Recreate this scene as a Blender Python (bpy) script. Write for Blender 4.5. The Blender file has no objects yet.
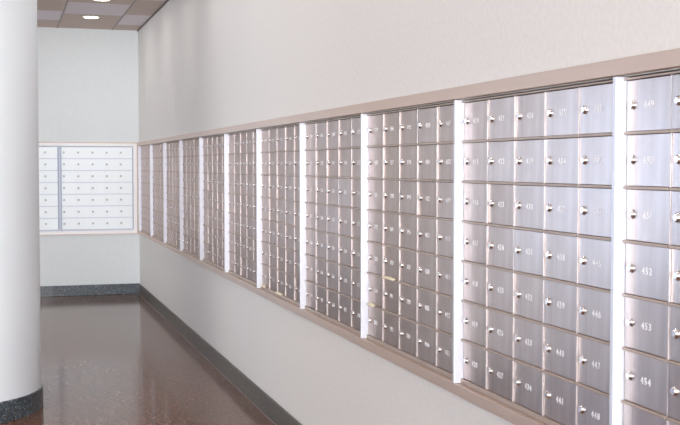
import bpy, bmesh, math, random
from mathutils import Vector, Matrix
random.seed(7)
scene = bpy.context.scene
COL = scene.collection

# ------------------------------------------------------------ camera
F_PX, YAW, PITCH, ROLL = 1100.73, 0.2958, 0.0423, 0.0005
cam_d = bpy.data.cameras.new('camera'); cam = bpy.data.objects.new('camera', cam_d); COL.objects.link(cam)
cam_d.sensor_width = 36.0; cam_d.lens = F_PX / 680 * 36.0; cam_d.clip_start = 0.05; cam_d.clip_end = 200
fw = Vector((math.sin(YAW)*math.cos(PITCH), math.cos(YAW)*math.cos(PITCH), -math.sin(PITCH)))
rt = Vector((math.cos(YAW), -math.sin(YAW), 0)); up = rt.cross(fw)
rt2 = rt*math.cos(ROLL)+up*math.sin(ROLL); up2 = -rt*math.sin(ROLL)+up*math.cos(ROLL)
M = Matrix((rt2, up2, -fw)).transposed().to_4x4(); M.translation = (-1.5546, 0, 1.55)
cam.matrix_world = M
scene.camera = cam

# ------------------------------------------------------------ world, daylight, exposure
scene.view_settings.view_transform = 'Standard'
scene.view_settings.look = 'None'
scene.view_settings.gamma = 1.0
scene.view_settings.use_curve_mapping = False
scene.view_settings.exposure = 0.0
SKY_STREET, SKY_SIDE, SKY_COURT = 16.8, 0.8, 3.0
world = bpy.data.worlds.new('sky'); scene.world = world; world.use_nodes = True
nt = world.node_tree; nt.nodes.clear()
tc = nt.nodes.new('ShaderNodeTexCoord'); sp = nt.nodes.new('ShaderNodeSeparateXYZ')
rmp = nt.nodes.new('ShaderNodeValToRGB'); bg = nt.nodes.new('ShaderNodeBackground'); wo = nt.nodes.new('ShaderNodeOutputWorld')
nt.links.new(tc.outputs['Generated'], sp.inputs[0]); nt.links.new(sp.outputs['Z'], rmp.inputs[0])
rmp.color_ramp.elements[0].position = 0.0; rmp.color_ramp.elements[0].color = (0.965, 0.975, 0.995, 1)
rmp.color_ramp.elements[1].position = 0.6; rmp.color_ramp.elements[1].color = (0.93, 0.95, 0.99, 1)
tint = nt.nodes.new('ShaderNodeMix'); tint.data_type = 'RGBA'; tint.inputs[7].default_value = (0.72, 0.90, 1.22, 1)
tm = nt.nodes.new('ShaderNodeMapRange'); nt.links.new(sp.outputs['Y'], tm.inputs['Value'])
tm.inputs['From Min'].default_value = -0.6; tm.inputs['From Max'].default_value = 0.2
nt.links.new(tm.outputs[0], tint.inputs[0]); nt.links.new(rmp.outputs[0], tint.inputs[6]); nt.links.new(tint.outputs[2], bg.inputs[0])
# bright sky over the street (-Y), milder towards -X, shaded court towards +Y
def mrange(sock, a, b, c, d):
    n = nt.nodes.new('ShaderNodeMapRange'); nt.links.new(sock, n.inputs['Value'])
    for i, v in zip(('From Min', 'From Max', 'To Min', 'To Max'), (a, b, c, d)): n.inputs[i].default_value = v
    return n.outputs[0]
f1 = mrange(sp.outputs['Y'], -0.85, -0.45, SKY_STREET, SKY_SIDE)
f2 = mrange(sp.outputs['Y'], 0.55, 0.8, 0.0, 1.0)
mxs = nt.nodes.new('ShaderNodeMix'); nt.links.new(f2, mxs.inputs[0]); nt.links.new(f1, mxs.inputs[2]); mxs.inputs[3].default_value = SKY_COURT
nt.links.new(mxs.outputs[0], bg.inputs[1])
nt.links.new(bg.outputs[0], wo.inputs[0])

# room measures (metres): mailbox wall X=0, back wall Y=YC, ceiling ZC
YC, ZC, XL, YB = 13.4309, 3.1727, -5.6, -2.6
WIN_B = (-4.0, -0.35, 0.35, 2.85)     # window behind the viewer: x0,x1,z0,z1
WIN_L = (-2.0, 6.2, 0.4, 2.7)         # window in the left wall: y0,y1,z0,z1

WIN_L2 = (9.4, 13.1, 0.3, 2.75)
WIN_E = (-5.5, -3.9, 0.05, 2.75)        # glazed exit in the end wall: x0,x1,z0,z1
LAMP_W = 2.3
def portal(name, loc, rot, sx, sy):
    l = bpy.data.lights.new(name, 'AREA'); l.shape = 'RECTANGLE'; l.size = sx; l.size_y = sy
    l.cycles.is_portal = True
    o = bpy.data.objects.new(name, l); COL.objects.link(o); o.location = loc; o.rotation_euler = rot
portal('daylight_portal', ((WIN_B[0]+WIN_B[1])/2, YB-0.21, (WIN_B[2]+WIN_B[3])/2), (math.radians(90), 0, 0), WIN_B[1]-WIN_B[0], WIN_B[3]-WIN_B[2])
portal('daylight_portal', (XL-0.21, (WIN_L[0]+WIN_L[1])/2, (WIN_L[2]+WIN_L[3])/2), (math.radians(90), 0, math.radians(-90)), WIN_L[1]-WIN_L[0], WIN_L[3]-WIN_L[2])

portal('daylight_portal', (XL-0.21, (WIN_L2[0]+WIN_L2[1])/2, (WIN_L2[2]+WIN_L2[3])/2), (math.radians(90), 0, math.radians(-90)), WIN_L2[1]-WIN_L2[0], WIN_L2[3]-WIN_L2[2])
portal('daylight_portal', ((WIN_E[0]+WIN_E[1])/2, YC+0.21, (WIN_E[2]+WIN_E[3])/2), (math.radians(-90), 0, 0), WIN_E[1]-WIN_E[0], WIN_E[3]-WIN_E[2])

# ------------------------------------------------------------ materials
def mat(name, col, rough=0.5, metal=0.0, spec=0.5, coat=0.0):
    m = bpy.data.materials.new(name); m.use_nodes = True
    b = m.node_tree.nodes['Principled BSDF']
    b.inputs['Base Color'].default_value = (*col, 1); b.inputs['Roughness'].default_value = rough
    b.inputs['Metallic'].default_value = metal; b.inputs['Specular IOR Level'].default_value = spec
    b.inputs['Coat Weight'].default_value = coat
    return m
def nodes(m): return m.node_tree.nodes, m.node_tree.links, m.node_tree.nodes['Principled BSDF']
def noise_color(m, c1, c2, scale, detail=2, stretch=None, p0=0.35, p1=0.65):
    N, L, b = nodes(m)
    t = N.new('ShaderNodeTexCoord'); mp = N.new('ShaderNodeMapping')
    if stretch: mp.inputs['Scale'].default_value = stretch
    n = N.new('ShaderNodeTexNoise'); n.inputs['Scale'].default_value = scale; n.inputs['Detail'].default_value = detail
    r = N.new('ShaderNodeValToRGB')
    r.color_ramp.elements[0].position = p0; r.color_ramp.elements[0].color = (*c1, 1)
    r.color_ramp.elements[1].position = p1; r.color_ramp.elements[1].color = (*c2, 1)
    L.new(t.outputs['Object'], mp.inputs[0]); L.new(mp.outputs[0], n.inputs['Vector']); L.new(n.outputs['Fac'], r.inputs[0])
    L.new(r.outputs[0], b.inputs['Base Color'])
    return mp, n
def bump(m, scale, strength, dist=0.002, stretch=None):
    N, L, b = nodes(m)
    t = N.new('ShaderNodeTexCoord'); mp = N.new('ShaderNodeMapping')
    if stretch: mp.inputs['Scale'].default_value = stretch
    n = N.new('ShaderNodeTexNoise'); n.inputs['Scale'].default_value = scale; n.inputs['Detail'].default_value = 3
    bp = N.new('ShaderNodeBump'); bp.inputs['Strength'].default_value = strength; bp.inputs['Distance'].default_value = dist
    L.new(t.outputs['Object'], mp.inputs[0]); L.new(mp.outputs[0], n.inputs['Vector']); L.new(n.outputs['Fac'], bp.inputs['Height']); L.new(bp.outputs[0], b.inputs['Normal'])
def rough_noise(m, scale, lo, hi, stretch=None):
    N, L, b = nodes(m)
    t = N.new('ShaderNodeTexCoord'); mp = N.new('ShaderNodeMapping')
    if stretch: mp.inputs['Scale'].default_value = stretch
    n = N.new('ShaderNodeTexNoise'); n.inputs['Scale'].default_value = scale; n.inputs['Detail'].default_value = 4
    r = N.new('ShaderNodeMapRange'); r.inputs['To Min'].default_value = lo; r.inputs['To Max'].default_value = hi
    L.new(t.outputs['Object'], mp.inputs[0]); L.new(mp.outputs[0], n.inputs['Vector']); L.new(n.outputs['Fac'], r.inputs['Value']); L.new(r.outputs[0], b.inputs['Roughness'])

m_wall = mat('wall_vinyl', (0.66, 0.66, 0.65), 0.55, spec=0.3)
noise_color(m_wall, (0.735, 0.715, 0.69), (0.775, 0.755, 0.73), 55, 4); bump(m_wall, 160, 0.15, 0.002)
m_wall2 = mat('wall_vinyl_cool', (0.70, 0.73, 0.73), 0.55, spec=0.3)
noise_color(m_wall2, (0.78, 0.83, 0.845), (0.82, 0.865, 0.88), 55, 4); bump(m_wall2, 160, 0.25, 0.002)
m_pillar = mat('pillar_paint', (0.83, 0.88, 0.92), 0.45, spec=0.3)
bump(m_pillar, 90, 0.15, 0.002)
m_door = mat('brushed_champagne_aluminium', (0.78, 0.70, 0.655), 0.3, 1.0)
noise_color(m_door, (0.56, 0.50, 0.475), (0.65, 0.59, 0.57), 30, 3, (1, 1, 0.15))
m_door.node_tree.nodes['Principled BSDF'].inputs['Specular Tint'].default_value = (0.50, 0.42, 0.385, 1)
rough_noise(m_door, 60, 0.24, 0.36, (1, 1, 0.12))
m_frame = mat('rose_beige_anodised_metal', (0.61, 0.485, 0.41), 0.42, 0.55)
rough_noise(m_frame, 25, 0.36, 0.5, (0.2, 0.2, 4))
m_shelf = mat('beige_divider_metal', (0.50, 0.41, 0.35), 0.45, 0.6)
m_post = mat('satin_silver_aluminium', (0.74, 0.77, 0.85), 0.35, 0.25)
m_mull = mat('polished_divider_metal', (0.62, 0.58, 0.58), 0.35, 0.6)
m_backdoor = mat('silver_aluminium_door', (0.91, 0.97, 1.0), 0.46, 0.35, spec=0.5)
m_backframe = mat('white_aluminium_frame', (0.92, 0.92, 0.93), 0.4, 0.2)
m_backshelf = mat('pale_blue_grey_lip', (0.66, 0.70, 0.82), 0.5, 0.0)
m_backline = mat('blue_grey_gasket', (0.34, 0.42, 0.56), 0.4, 0.3)
m_body = mat('galvanised_body', (0.12, 0.12, 0.13), 0.5, 0.6)
m_lock = mat('chrome_lock', (0.85, 0.85, 0.86), 0.22, 1.0)
m_slot = mat('keyway', (0.03, 0.03, 0.03), 0.6)
m_num = mat('etched_white_number', (0.93, 0.93, 0.96), 0.6)
m_paper = mat('cream_paper', (0.90, 0.82, 0.60), 0.8)
m_winframe = mat('window_frame_paint', (0.7, 0.7, 0.7), 0.5)
m_bronze = mat('dark_ceiling_angle', (0.12, 0.10, 0.09), 0.6)
m_foot_highlight = mat('painted_foot_highlight', (0.35, 0.27, 0.23), 0.4, 0.4)

# terrazzo
def terrazzo(name, base, chips, scale, rough, coat, spec=0.5):
    m = mat(name, base, rough, spec=spec, coat=coat); N, L, b = nodes(m)
    b.inputs['Coat Roughness'].default_value = 0.04
    t = N.new('ShaderNodeTexCoord'); v = N.new('ShaderNodeTexVoronoi'); v.inputs['Scale'].default_value = scale
    sx = N.new('ShaderNodeSeparateColor'); r = N.new('ShaderNodeValToRGB'); r.color_ramp.interpolation = 'CONSTANT'
    e = r.color_ramp.elements
    e[0].position = 0; e[0].color = (*base, 1); e[1].position = 0.45; e[1].color = (*chips[0], 1)
    for p, c in zip((0.65, 0.82, 0.93), chips[1:]):
        k = e.new(p); k.color = (*c, 1)
    n = N.new('ShaderNodeTexNoise'); n.inputs['Scale'].default_value = 1.3; n.inputs['Detail'].default_value = 2
    mx = N.new('ShaderNodeMix'); mx.data_type = 'RGBA'; mx.blend_type = 'MULTIPLY'; mx.inputs[0].default_value = 0.25
    L.new(t.outputs['Object'], v.inputs['Vector']); L.new(v.outputs['Color'], sx.inputs[0]); L.new(sx.outputs[0], r.inputs[0])
    L.new(t.outputs['Object'], n.inputs['Vector']); L.new(r.outputs[0], mx.inputs[6]); L.new(n.outputs['Fac'], mx.inputs[7]); L.new(mx.outputs[2], b.inputs['Base Color'])
    return m
m_floor = terrazzo('brown_terrazzo', (0.165, 0.072, 0.038), [(0.11, 0.048, 0.025), (0.22, 0.105, 0.062), (0.07, 0.035, 0.018), (0.30, 0.17, 0.11)], 110, 0.12, 0.0, 0.22)
m_floor.node_tree.nodes['Principled BSDF'].inputs['Specular Tint'].default_value = (1.0, 0.80, 0.72, 1)
m_base_reflect = terrazzo('terrazzo_base_floor_reflection', (0.085, 0.07, 0.055), [(0.045, 0.038, 0.03), (0.12, 0.10, 0.085), (0.06, 0.055, 0.045), (0.18, 0.16, 0.14)], 110, 0.35, 0.0)  # same terrazzo as the other base, with the floor's brown reflection painted in
m_base = terrazzo('blue_grey_terrazzo_base', (0.062, 0.085, 0.105), [(0.035, 0.048, 0.06), (0.11, 0.145, 0.175), (0.06, 0.055, 0.045), (0.24, 0.26, 0.28)], 110, 0.3, 0.2)

# ------------------------------------------------------------ mesh helpers
def box_bm(bm, x0, x1, y0, y1, z0, z1, mi=0):
    vs = [bm.verts.new(p) for p in ((x0,y0,z0),(x1,y0,z0),(x1,y1,z0),(x0,y1,z0),(x0,y0,z1),(x1,y0,z1),(x1,y1,z1),(x0,y1,z1))]
    for f in ((0,3,2,1),(4,5,6,7),(0,1,5,4),(1,2,6,5),(2,3,7,6),(3,0,4,7)):
        fc = bm.faces.new([vs[i] for i in f]); fc.material_index = mi
def mesh(name, boxes, bevel=0.0, segs=1):
    bm = bmesh.new()
    for b in boxes: box_bm(bm, *b)
    if bevel: bmesh.ops.bevel(bm, geom=list(bm.edges), offset=bevel, segments=segs, affect='EDGES', profile=0.6)
    me = bpy.data.meshes.new(name); bm.to_mesh(me); bm.free(); return me
def link(name, me, mats, parent=None, loc=(0,0,0), rot=(0,0,0)):
    o = bpy.data.objects.new(name, me); COL.objects.link(o)
    if not me.materials:
        for m in (mats if isinstance(mats, (list, tuple)) else [mats]): me.materials.append(m)
    o.parent = parent; o.location = loc; o.rotation_euler = rot
    return o
def smooth(me, ang=40):
    for p in me.polygons: p.use_smooth = True
    try: me.set_sharp_from_angle(angle=math.radians(ang))
    except Exception: pass
def struct(name, me, mats):
    o = link(name, me, mats); o['kind'] = 'structure'; return o
def lathe(name, prof, n=32, axis='Z'):
    """prof: list of (r, h); closed caps where r==0."""
    bm = bmesh.new(); rings = []
    for r, h in prof:
        if r == 0: rings.append([bm.verts.new((0, 0, h))])
        else: rings.append([bm.verts.new((r*math.cos(2*math.pi*i/n), r*math.sin(2*math.pi*i/n), h)) for i in range(n)])
    for a, b in zip(rings, rings[1:]):
        for i in range(n):
            j = (i+1) % n
            if len(a) == 1: bm.faces.new((a[0], b[i], b[j]))
            elif len(b) == 1: bm.faces.new((a[i], a[j], b[0]))
            else: bm.faces.new((a[i], a[j], b[j], b[i]))
    bmesh.ops.recalc_face_normals(bm, faces=bm.faces)
    if axis == 'Y':   # h runs along -Y
        bmesh.ops.transform(bm, matrix=Matrix.Rotation(math.radians(90), 4, 'X'), verts=bm.verts)
    me = bpy.data.meshes.new(name); bm.to_mesh(me); bm.free(); smooth(me); return me

# ------------------------------------------------------------ number glyphs (made first, while the scene is nearly empty)
GLYPH = {}
for d in '0123456789':
    c = bpy.data.curves.new('glyph', 'FONT'); c.body = d; c.size = 0.026; c.extrude = 0.0003; c.resolution_u = 3; c.offset = 0.0002
    o = bpy.data.objects.new('glyph', c); COL.objects.link(o)
    bpy.context.view_layer.update()
    ev = o.evaluated_get(bpy.context.evaluated_depsgraph_get()); me = ev.to_mesh()
    GLYPH[d] = ([tuple(v.co) for v in me.vertices], [tuple(p.vertices) for p in me.polygons])
    ev.to_mesh_clear(); bpy.data.objects.remove(o); bpy.data.curves.remove(c)
def number_mesh(n):
    vs, fs, x = [], [], 0.0
    for ch in str(n):
        v, f = GLYPH[ch]; k = len(vs)
        vs += [(p[0]+x, -p[2], p[1]) for p in v]; fs += [tuple(i+k for i in q) for q in f]; x += 0.0165
    me = bpy.data.meshes.new('number'); me.from_pydata(vs, [], fs); me.update(); me.materials.append(m_num); return me

# ------------------------------------------------------------ the room
ZU0, ZU1 = 0.775, 1.783       # mailbox opening, bottom and top
S1, PW = 12.150, 1.0658       # front edge of first post, unit pitch
Y_FAR, Y_NEAR = S1 + PW, S1 - 10*PW
XB0, XB1 = -0.9166 - 0.024 - 0.87, -0.0675   # back wall opening

struct('floor', mesh('floor', [(XL-0.2, 0.25, YB-0.2, YC+0.25, -0.1, 0)]), m_floor)
def terr_wall_right():
    g = 0.2
    return [(0, g, YB-0.2, YC+0.2, 0, ZU0), (0, g, YB-0.2, YC+0.2, ZU1, ZC+0.2), (0, g, YB-0.2, Y_NEAR, ZU0, ZU1), (0, g, Y_FAR, YC+0.2, ZU0, ZU1), (0.185, g, Y_NEAR, Y_FAR, ZU0, ZU1)]
struct('wall_right', mesh('wall_right', terr_wall_right()), m_wall)
e = WIN_E
struct('wall_back', mesh('wall_back', [(e[1], 0, YC, YC+0.2, 0, ZU0), (e[1], 0, YC, YC+0.2, ZU1, ZC+0.2), (e[1], XB0, YC, YC+0.2, ZU0, ZU1), (XB1, 0, YC, YC+0.2, ZU0, ZU1), (XB0, XB1, YC+0.185, YC+0.2, ZU0, ZU1),
    (XL, e[0], YC, YC+0.2, 0, ZC+0.2), (e[0], e[1], YC, YC+0.2, 0, e[2]), (e[0], e[1], YC, YC+0.2, e[3], ZC+0.2)]), m_wall2)
lw = []
for ya, yb, o in ((YB-0.2, WIN_L[0], None), (WIN_L[0], WIN_L[1], WIN_L), (WIN_L[1], WIN_L2[0], None), (WIN_L2[0], WIN_L2[1], WIN_L2), (WIN_L2[1], YC+0.2, None)):
    if o is None: lw.append((XL-0.2, XL, ya, yb, 0, ZC+0.2))
    else: lw += [(XL-0.2, XL, ya, yb, 0, o[2]), (XL-0.2, XL, ya, yb, o[3], ZC+0.2)]
struct('wall_left', mesh('wall_left', lw), m_wall)
w = WIN_B
struct('wall_front', mesh('wall_front', [(XL, 0, YB-0.2, YB, 0, w[2]), (XL, 0, YB-0.2, YB, w[3], ZC+0.2), (XL, w[0], YB-0.2, YB, w[2], w[3]), (w[1], 0, YB-0.2, YB, w[2], w[3])]), m_wall)
def win_boxes(u0, u1, z0, z1, n, t=0.06):
    b = [(u0, u1, z0, z0+t), (u0, u1, z1-t, z1), (u0, u0+t, z0+t, z1-t), (u1-t, u1, z0+t, z1-t)]
    for i in range(1, n):
        c = u0+(u1-u0)*i/n; b.append((c-t/2, c+t/2, z0+t, z1-t))
    return b
struct('window_1', mesh('window_1', [(a, b, YB-0.13, YB-0.07, c, d) for a, b, c, d in win_boxes(*WIN_B, 4)]), m_winframe)
struct('window_2', mesh('window_2', [(XL-0.13, XL-0.07, a, b, c, d) for a, b, c, d in win_boxes(*WIN_L, 3)]), m_winframe)

struct('window_4', mesh('window_4', [(XL-0.13, XL-0.07, a, b, c, d) for a, b, c, d in win_boxes(*WIN_L2, 2)]), m_winframe)
struct('window_3', mesh('window_3', [(a, b, YC+0.07, YC+0.13, c, d) for a, b, c, d in win_boxes(*WIN_E, 2)]), m_winframe)
# ceiling: panels coloured in two tones, held in a T-bar grid
m_tile = mat('taupe_ceiling_tile', (0.60, 0.50, 0.45), 0.8, spec=0.2); bump(m_tile, 120, 0.3)
m_tile2 = mat('lavender_grey_ceiling_tile', (0.74, 0.69, 0.72), 0.7, spec=0.2); bump(m_tile2, 120, 0.3)
bm = bmesh.new()
colw = 0.635; x_edges = [0.0, -0.305]
while x_edges[-1] > XL: x_edges.append(max(XL, x_edges[-1]-colw))
offs = {0: (0.50, 0.87, 1.10), 1: (1.27, 0.86, 1.27), 2: (0.70, 0.75, 0.9)}
for ci, (xa, xb) in enumerate(zip(x_edges, x_edges[1:])):
    y = YC; k = 0; pat = offs.get(ci, offs[ci % 3])
    while y > YB:
        ln = pat[k] if k < 3 else (0.86 if k % 2 else 1.27)
        y2 = max(YB, y-ln)
        if y2-YB < 0.1: y2 = YB
        box_bm(bm, xb, xa, y2, y, ZC, ZC+0.06, 1 if k % 2 else 0)
        y = y2; k += 1
me = bpy.data.meshes.new('ceiling'); bm.to_mesh(me); bm.free()
for m in (m_tile, m_tile2): me.materials.append(m)
ce = struct('ceiling', me, [])
m_bar = mat('ceiling_grid_bar', (0.30, 0.26, 0.24), 0.5)
gb = [(x-0.009, x+0.009, YB, YC-0.003, ZC-0.004, ZC-0.0003) for x in x_edges[1:-1]]
struct('trim_1', mesh('trim_1', gb), m_bar)
struct('trim_2', mesh('trim_2', [(-0.012, -0.0005, YB, YC-0.003, ZC-0.012, ZC-0.0005)]), m_bronze)

# baseboards (cove topped), protruding 14 mm
BH = 0.1276
struct('baseboard_right', mesh('baseboard_right', [(-0.014, -0.0003, YB, YC-0.015, 0, BH)], 0.003), m_base_reflect)
struct('baseboard_back', mesh('baseboard_back', [(WIN_E[1], -0.0003, YC-0.014, YC-0.0003, 0, BH)], 0.003), m_base)
struct('highlight_strip', mesh('highlight_strip', [(-0.022, -0.0145, YB, YC-0.02, 0.0, 0.003)]), m_foot_highlight)  # coloured strip standing in for the thin highlight at the baseboard foot

# ------------------------------------------------------------ round column
PX, PY, PR = -1.341-0.582, 7.357+0.017, 0.582
col = bpy.data.objects.new('round_column', None); COL.objects.link(col); col.location = (PX, PY, 0)
col['label'] = 'thick round pale painted column with dark speckled base'; col['category'] = 'column'
link('shaft', lathe('shaft', [(0, 0.001), (PR, 0.001), (PR, ZC-0.001), (0, ZC-0.001)], 96), m_pillar, col)
bo, bi = PR+0.012, PR+0.0005
link('base', lathe('base', [(bi, 0.0), (bo, 0.0), (bo, BH-0.004), (bo-0.004, BH), (bi, BH), (bi, 0.0)], 96), m_base, col)

# ------------------------------------------------------------ mailbox units
LOCK = lathe('lock', [(0, -0.001), (0.0125, -0.001), (0.0125, 0.003), (0.0105, 0.005), (0.0098, 0.0065), (0.0078, 0.0085), (0.004, 0.0085), (0, 0.0085)], 20, 'Y')
LOCK.materials.append(m_lock)
LOCK_S = LOCK.copy(); LOCK_S.materials.clear(); LOCK_S.materials.append(mat('dull_lock', (0.60, 0.61, 0.64), 0.5, 0.5))
ROWS, COLS = 7, 5
def build_unit(root, W, z0, z1, first, post_w, post_d, mull_w, mull_d, doormat, shelfmat, mullmat, postmat, ledge_d, tilt=1.0, right_stile=0.004, top_gap=0.004, gap=0.002, stilemat=None, lockmat=None):
    """local x runs left to right as one faces the unit, -y points out of the wall"""
    H = z1-z0; rail = 0.014; rail_t = 0.007
    link('body', mesh('body', [(post_w+0.001, W-0.001, 0.014, 0.17, 0.001, H-0.001)]), m_body, root)
    # post: fin with a rolled front lip
    link('side_post', mesh('side_post', [(0.0003, post_w, -post_d, 0.012, 0.0005, H-0.0002)], 0.002, 2), postmat, root)
    x0, x1 = post_w, W-0.0005
    link('top_rail', mesh('top_rail', [(x0+0.0004, x1, -ledge_d, 0.012, H-rail_t-0.003, H-top_gap)], 0.001), shelfmat, root)
    link('bottom_rail', mesh('bottom_rail', [(x0+0.0004, x1, -ledge_d, 0.012, 0.0005, rail+0.003)], 0.001), shelfmat, root)
    x1 -= right_stile
    link('edge_stile', mesh('edge_stile', [(x1, x1+right_stile-0.0002, -min(ledge_d, 0.003), 0.012, rail+0.0032, H-rail_t-0.0032)], 0.0008), stilemat or mullmat, root)
    cw = (x1-x0)/COLS; rh = (H-rail-rail_t)/ROWS
    mm = mesh('mullion', [(-mull_w/2, mull_w/2, -mull_d, 0.012, rail+0.0032, H-rail_t-0.0032)], min(0.0012, mull_w*0.3, mull_d*0.4), 2)
    for c in range(1, COLS): link('mullion', mm, mullmat, root, (x0+c*cw, 0, 0))
    sm = None; sh = 0.0075
    for c in range(COLS):
        if sm is None: sm = mesh('shelf_edge', [(mull_w/2+0.0003, cw-mull_w/2-0.0003, -ledge_d, 0.012, -sh/2, sh/2)], min(0.001, ledge_d*0.4))
    # one continuous lip per row, cut only by the mullions
    bx = [(x0+c*cw+mull_w/2+0.0002, x0+(c+1)*cw-mull_w/2-0.0002, -ledge_d, 0.012, -sh/2, sh/2) for c in range(COLS)]
    sm = mesh('shelf_edge', bx, min(0.001, ledge_d*0.4))
    for r in range(1, ROWS): link('shelf_edge', sm, shelfmat, root, (0, 0, rail+r*rh))
    dw, dh = cw-mull_w-gap, rh-sh-gap
    dm = mesh('door', [(-dw/2, dw/2, -0.0015, 0.0015, -dh/2, dh/2)], 0.0008); dm.materials.append(doormat)
    for c in range(COLS):
        for r in range(ROWS):
            n = first+c*ROWS+r
            cx = x0+(c+0.5)*cw; cz = H-rail_t-(r+0.5)*rh
            d = link('door', dm, doormat, root, (cx, 0.004, cz), (math.radians(random.gauss(0, 0.35)*tilt), 0, math.radians(random.gauss(0, 0.7)*tilt)))
            lk = link('lock', LOCK if lockmat is None else LOCK_S, m_lock, d, (-dw/2+0.028, -0.0012, 0.002)); lk['label'] = 'chrome lock cylinder' if lockmat is None else 'dull grey lock cylinder'
            link('number', number_mesh(n), m_num, d, (-dw/2+0.078, -0.0019, -0.008))

ordinals = ['first', 'second', 'third', 'fourth', 'fifth', 'sixth', 'seventh', 'eighth', 'ninth', 'tenth', 'eleventh']
lab = {
 1: 'champagne metal mailbox unit on the long wall, tucked into the far corner',
 2: 'champagne metal mailbox unit on the long wall, second from the far corner',
 3: 'champagne metal mailbox unit on the long wall, third from the far corner',
 4: 'champagne metal mailbox unit on the long wall, fourth from the far corner',
 5: 'champagne metal mailbox unit on the long wall, fifth from the far corner',
 6: 'champagne metal mailbox unit on the long wall, sixth from the far corner',
 7: 'champagne mailbox unit, seventh from the corner, with two paper slips in its bottom row',
 8: 'champagne mailbox unit between the papered seventh and ninth units, eighth from the corner',
 9: 'champagne mailbox unit, ninth from the corner, with two cream papers in its lower left doors',
 10: 'large near mailbox unit with doors numbered 414 to 448, whole in view',
 11: 'nearest mailbox unit, bluish bright doors, cut off by the photo edge',
}
for k in range(1, 12):
    root = bpy.data.objects.new('mailbox_unit', None); COL.objects.link(root)
    root.location = (0, S1-(k-2)*PW, ZU0); root.rotation_euler = (0, 0, math.radians(-90))
    root['label'] = lab[k]; root['category'] = 'mailbox'; root['group'] = 'mailbox units along the long wall'
    build_unit(root, PW, ZU0, ZU1, 414-35*(10-k), 0.017, 0.030, 0.0042, 0.0012, m_door, m_shelf, m_mull, m_post, 0.006, right_stile=0.024)
for i, (x0, x1, first, txt) in enumerate(((-0.9166, XB1, 64, 'bright silver mailbox unit on the end wall, beside the room corner'), (XB0, -0.9406, 29, 'bright silver mailbox unit on the end wall, half hidden behind the round column'))):
    root = bpy.data.objects.new('mailbox_unit', None); COL.objects.link(root)
    root.location = (x0, YC, ZU0)
    root['label'] = txt; root['category'] = 'mailbox'; root['group'] = 'mailbox units on the end wall'
    build_unit(root, x1-x0, ZU0, ZU1, first, 0.008, 0.004, 0.0006, 0.0012, m_backdoor, m_backshelf, m_backframe, m_backline, 0.002, 0.25, right_stile=0.010, top_gap=0.002, gap=0.0004, stilemat=m_backline, lockmat=1)

# surrounds
FD = 0.026
def tagged(name, label, cat):
    o = bpy.data.objects.new(name, None); COL.objects.link(o); o['label'] = label; o['category'] = cat; return o
fr = tagged('mailbox_surround', 'long rose-beige metal surround framing the row of mailboxes on the long wall', 'frame')
link('top_rail', mesh('top_rail', [(-FD, -0.0005, Y_NEAR-0.05, YC-0.02, ZU1+0.003, ZU1+0.046)], 0.002, 2), m_frame, fr)
link('bottom_rail', mesh('bottom_rail', [(-FD, -0.0005, Y_NEAR-0.05, YC-0.02, ZU0-0.040, ZU0-0.0005)], 0.002, 2), m_frame, fr)
link('side_rail', mesh('side_rail', [(-FD, -0.0005, Y_FAR+0.001, YC-0.02, ZU0, ZU1+0.0003)], 0.002, 2), m_frame, fr)
link('side_rail', mesh('side_rail', [(-FD, -0.0005, Y_NEAR-0.05, Y_NEAR-0.001, ZU0, ZU1+0.0003)], 0.002, 2), m_frame, fr)
fb = tagged('mailbox_surround', 'white metal surround with thin tan outer edge around the end wall mailboxes', 'frame')
def ring(x0, x1, z0, z1, t, y0, y1):
    return [(x0, x1, y0, y1, z1-t, z1), (x0, x1, y0, y1, z0, z0+t), (x0, x0+t, y0, y1, z0+t, z1-t), (x1-t, x1, y0, y1, z0+t, z1-t)]
bx0, bx1 = XB0-0.045, -0.027
link('bezel', mesh('bezel', [(bx0, bx1, YC-0.012, YC-0.0005, ZU1+0.0045, ZU1+0.036), (bx0, bx1, YC-0.012, YC-0.0005, ZU0-0.036, ZU0-0.0005), (bx0, XB0-0.0005, YC-0.012, YC-0.0005, ZU0-0.0005, ZU1+0.0045), (XB1+0.0005, bx1, YC-0.012, YC-0.0005, ZU0-0.0005, ZU1+0.0045)]), m_backframe, fb)
for za, zb in ((ZU1+0.0365, ZU1+0.048), (ZU0-0.046, ZU0-0.0365)):
    link('outer_edge', mesh('outer_edge', [(bx0, bx1, YC-0.016, YC-0.0005, za, zb)]), m_frame, fb)
link('mullion', mesh('mullion', [(-0.9402, -0.917, YC-0.0045, YC-0.0005, ZU0+0.001, ZU1-0.001)]), m_backshelf, fb)

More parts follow.
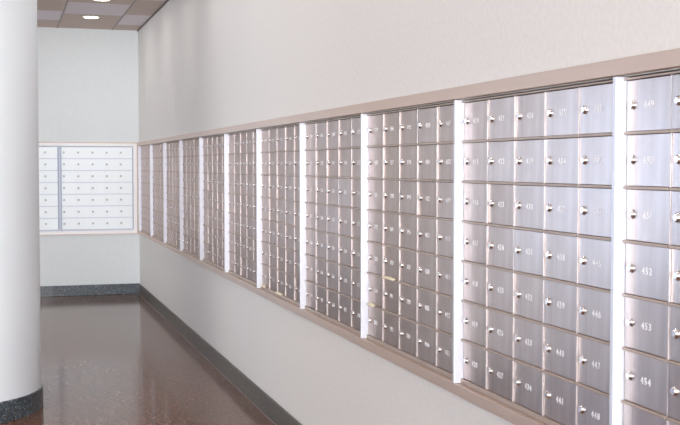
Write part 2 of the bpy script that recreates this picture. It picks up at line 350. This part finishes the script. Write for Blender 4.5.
# ------------------------------------------------------------ paper slips caught in the doors
def slip(unit, colf, z, length, label, bend=0.006):
    """strip of cream paper lying on a lip, sagging in the middle"""
    yc = S1-(unit-2)*PW-0.017-colf*0.2098
    bm = bmesh.new(); n = 8; top = []; 
    for i in range(n+1):
        t = i/n; yy = length*(0.5-t); zz = 0.004*math.sin(t*math.pi*1.0)*(-1 if bend < 0 else 1)
        out = -0.012-abs(bend)*2*math.sin(t*math.pi)
        top.append([bm.verts.new((0.0, yy, zz+0.006)), bm.verts.new((out, yy, zz+0.001)), bm.verts.new((out, yy, zz-0.0004)), bm.verts.new((0.0, yy, zz+0.005))])
    for a, b in zip(top, top[1:]):
        for i in range(4): bm.faces.new((a[i], a[(i+1) % 4], b[(i+1) % 4], b[i]))
    bm.faces.new(top[0]); bm.faces.new(top[-1][::-1])
    bmesh.ops.recalc_face_normals(bm, faces=bm.faces)
    me = bpy.data.meshes.new('paper_slip'); bm.to_mesh(me); bm.free()
    o = link('paper_slip', me, m_paper, None, (-0.004, yc, z)); o['label'] = label; o['category'] = 'paper'
slip(9, 1.45, 1.071+0.002, 0.15, 'cream paper sagging from a second column door of the ninth mailbox unit')
slip(9, 0.35, 0.931+0.002, 0.09, 'small cream paper in a first column door of the ninth mailbox unit', 0.003)
slip(7, 0.40, 0.792, 0.12, 'tan paper slip at the bottom beside the post of the seventh mailbox unit', 0.004)
slip(7, 2.35, 0.792, 0.15, 'pale paper slip under the middle bottom door of the seventh mailbox unit', 0.004)

# ------------------------------------------------------------ recessed downlights
m_lamp = mat('warm_lamp', (1, 1, 1), 0.5)
b = m_lamp.node_tree.nodes['Principled BSDF']; b.inputs['Emission Color'].default_value = (1.0, 0.86, 0.66, 1); b.inputs['Emission Strength'].default_value = 14
m_ringw = mat('downlight_ring', (0.8, 0.76, 0.72), 0.4)
RING = lathe('trim_ring', [(0.078, -0.0005), (0.098, -0.0005), (0.096, -0.006), (0.080, -0.008), (0.078, -0.0005)], 32)
LENS = lathe('lamp_lens', [(0, -0.001), (0.077, -0.001), (0.06, -0.007), (0, -0.011)], 32)
LY = [12.35-1.35*k for k in range(11)]
spots = [(-0.63, y) for y in LY] + [(-3.1, y) for y in LY] + [(-4.9, y) for y in LY]  # all but the two visible ones are added to brighten the back wall
for i, (x, y) in enumerate(spots):
    txt = ('round recessed ceiling downlight glowing warm white near the end wall', 'round recessed ceiling downlight cut by the top of the photo')[i] if i < 2 else 'unseen ceiling downlight added to brighten the room'
    r = tagged('ceiling_downlight', txt, 'ceiling light'); r.location = (x, y, ZC); r['group'] = 'recessed downlights' if i < 2 else 'added downlights out of view'
    link('trim_ring', RING, m_ringw, r)
    link('lamp_lens', LENS, m_lamp, r)
    l = bpy.data.lights.new('downlight_lamp', 'AREA'); l.shape = 'DISK'; l.size = 0.13; l.energy = LAMP_W; l.color = (0.98, 0.98, 1.0)
    lo = bpy.data.objects.new('downlight_lamp', l); COL.objects.link(lo); lo.parent = r; lo.location = (0, 0, -0.013)
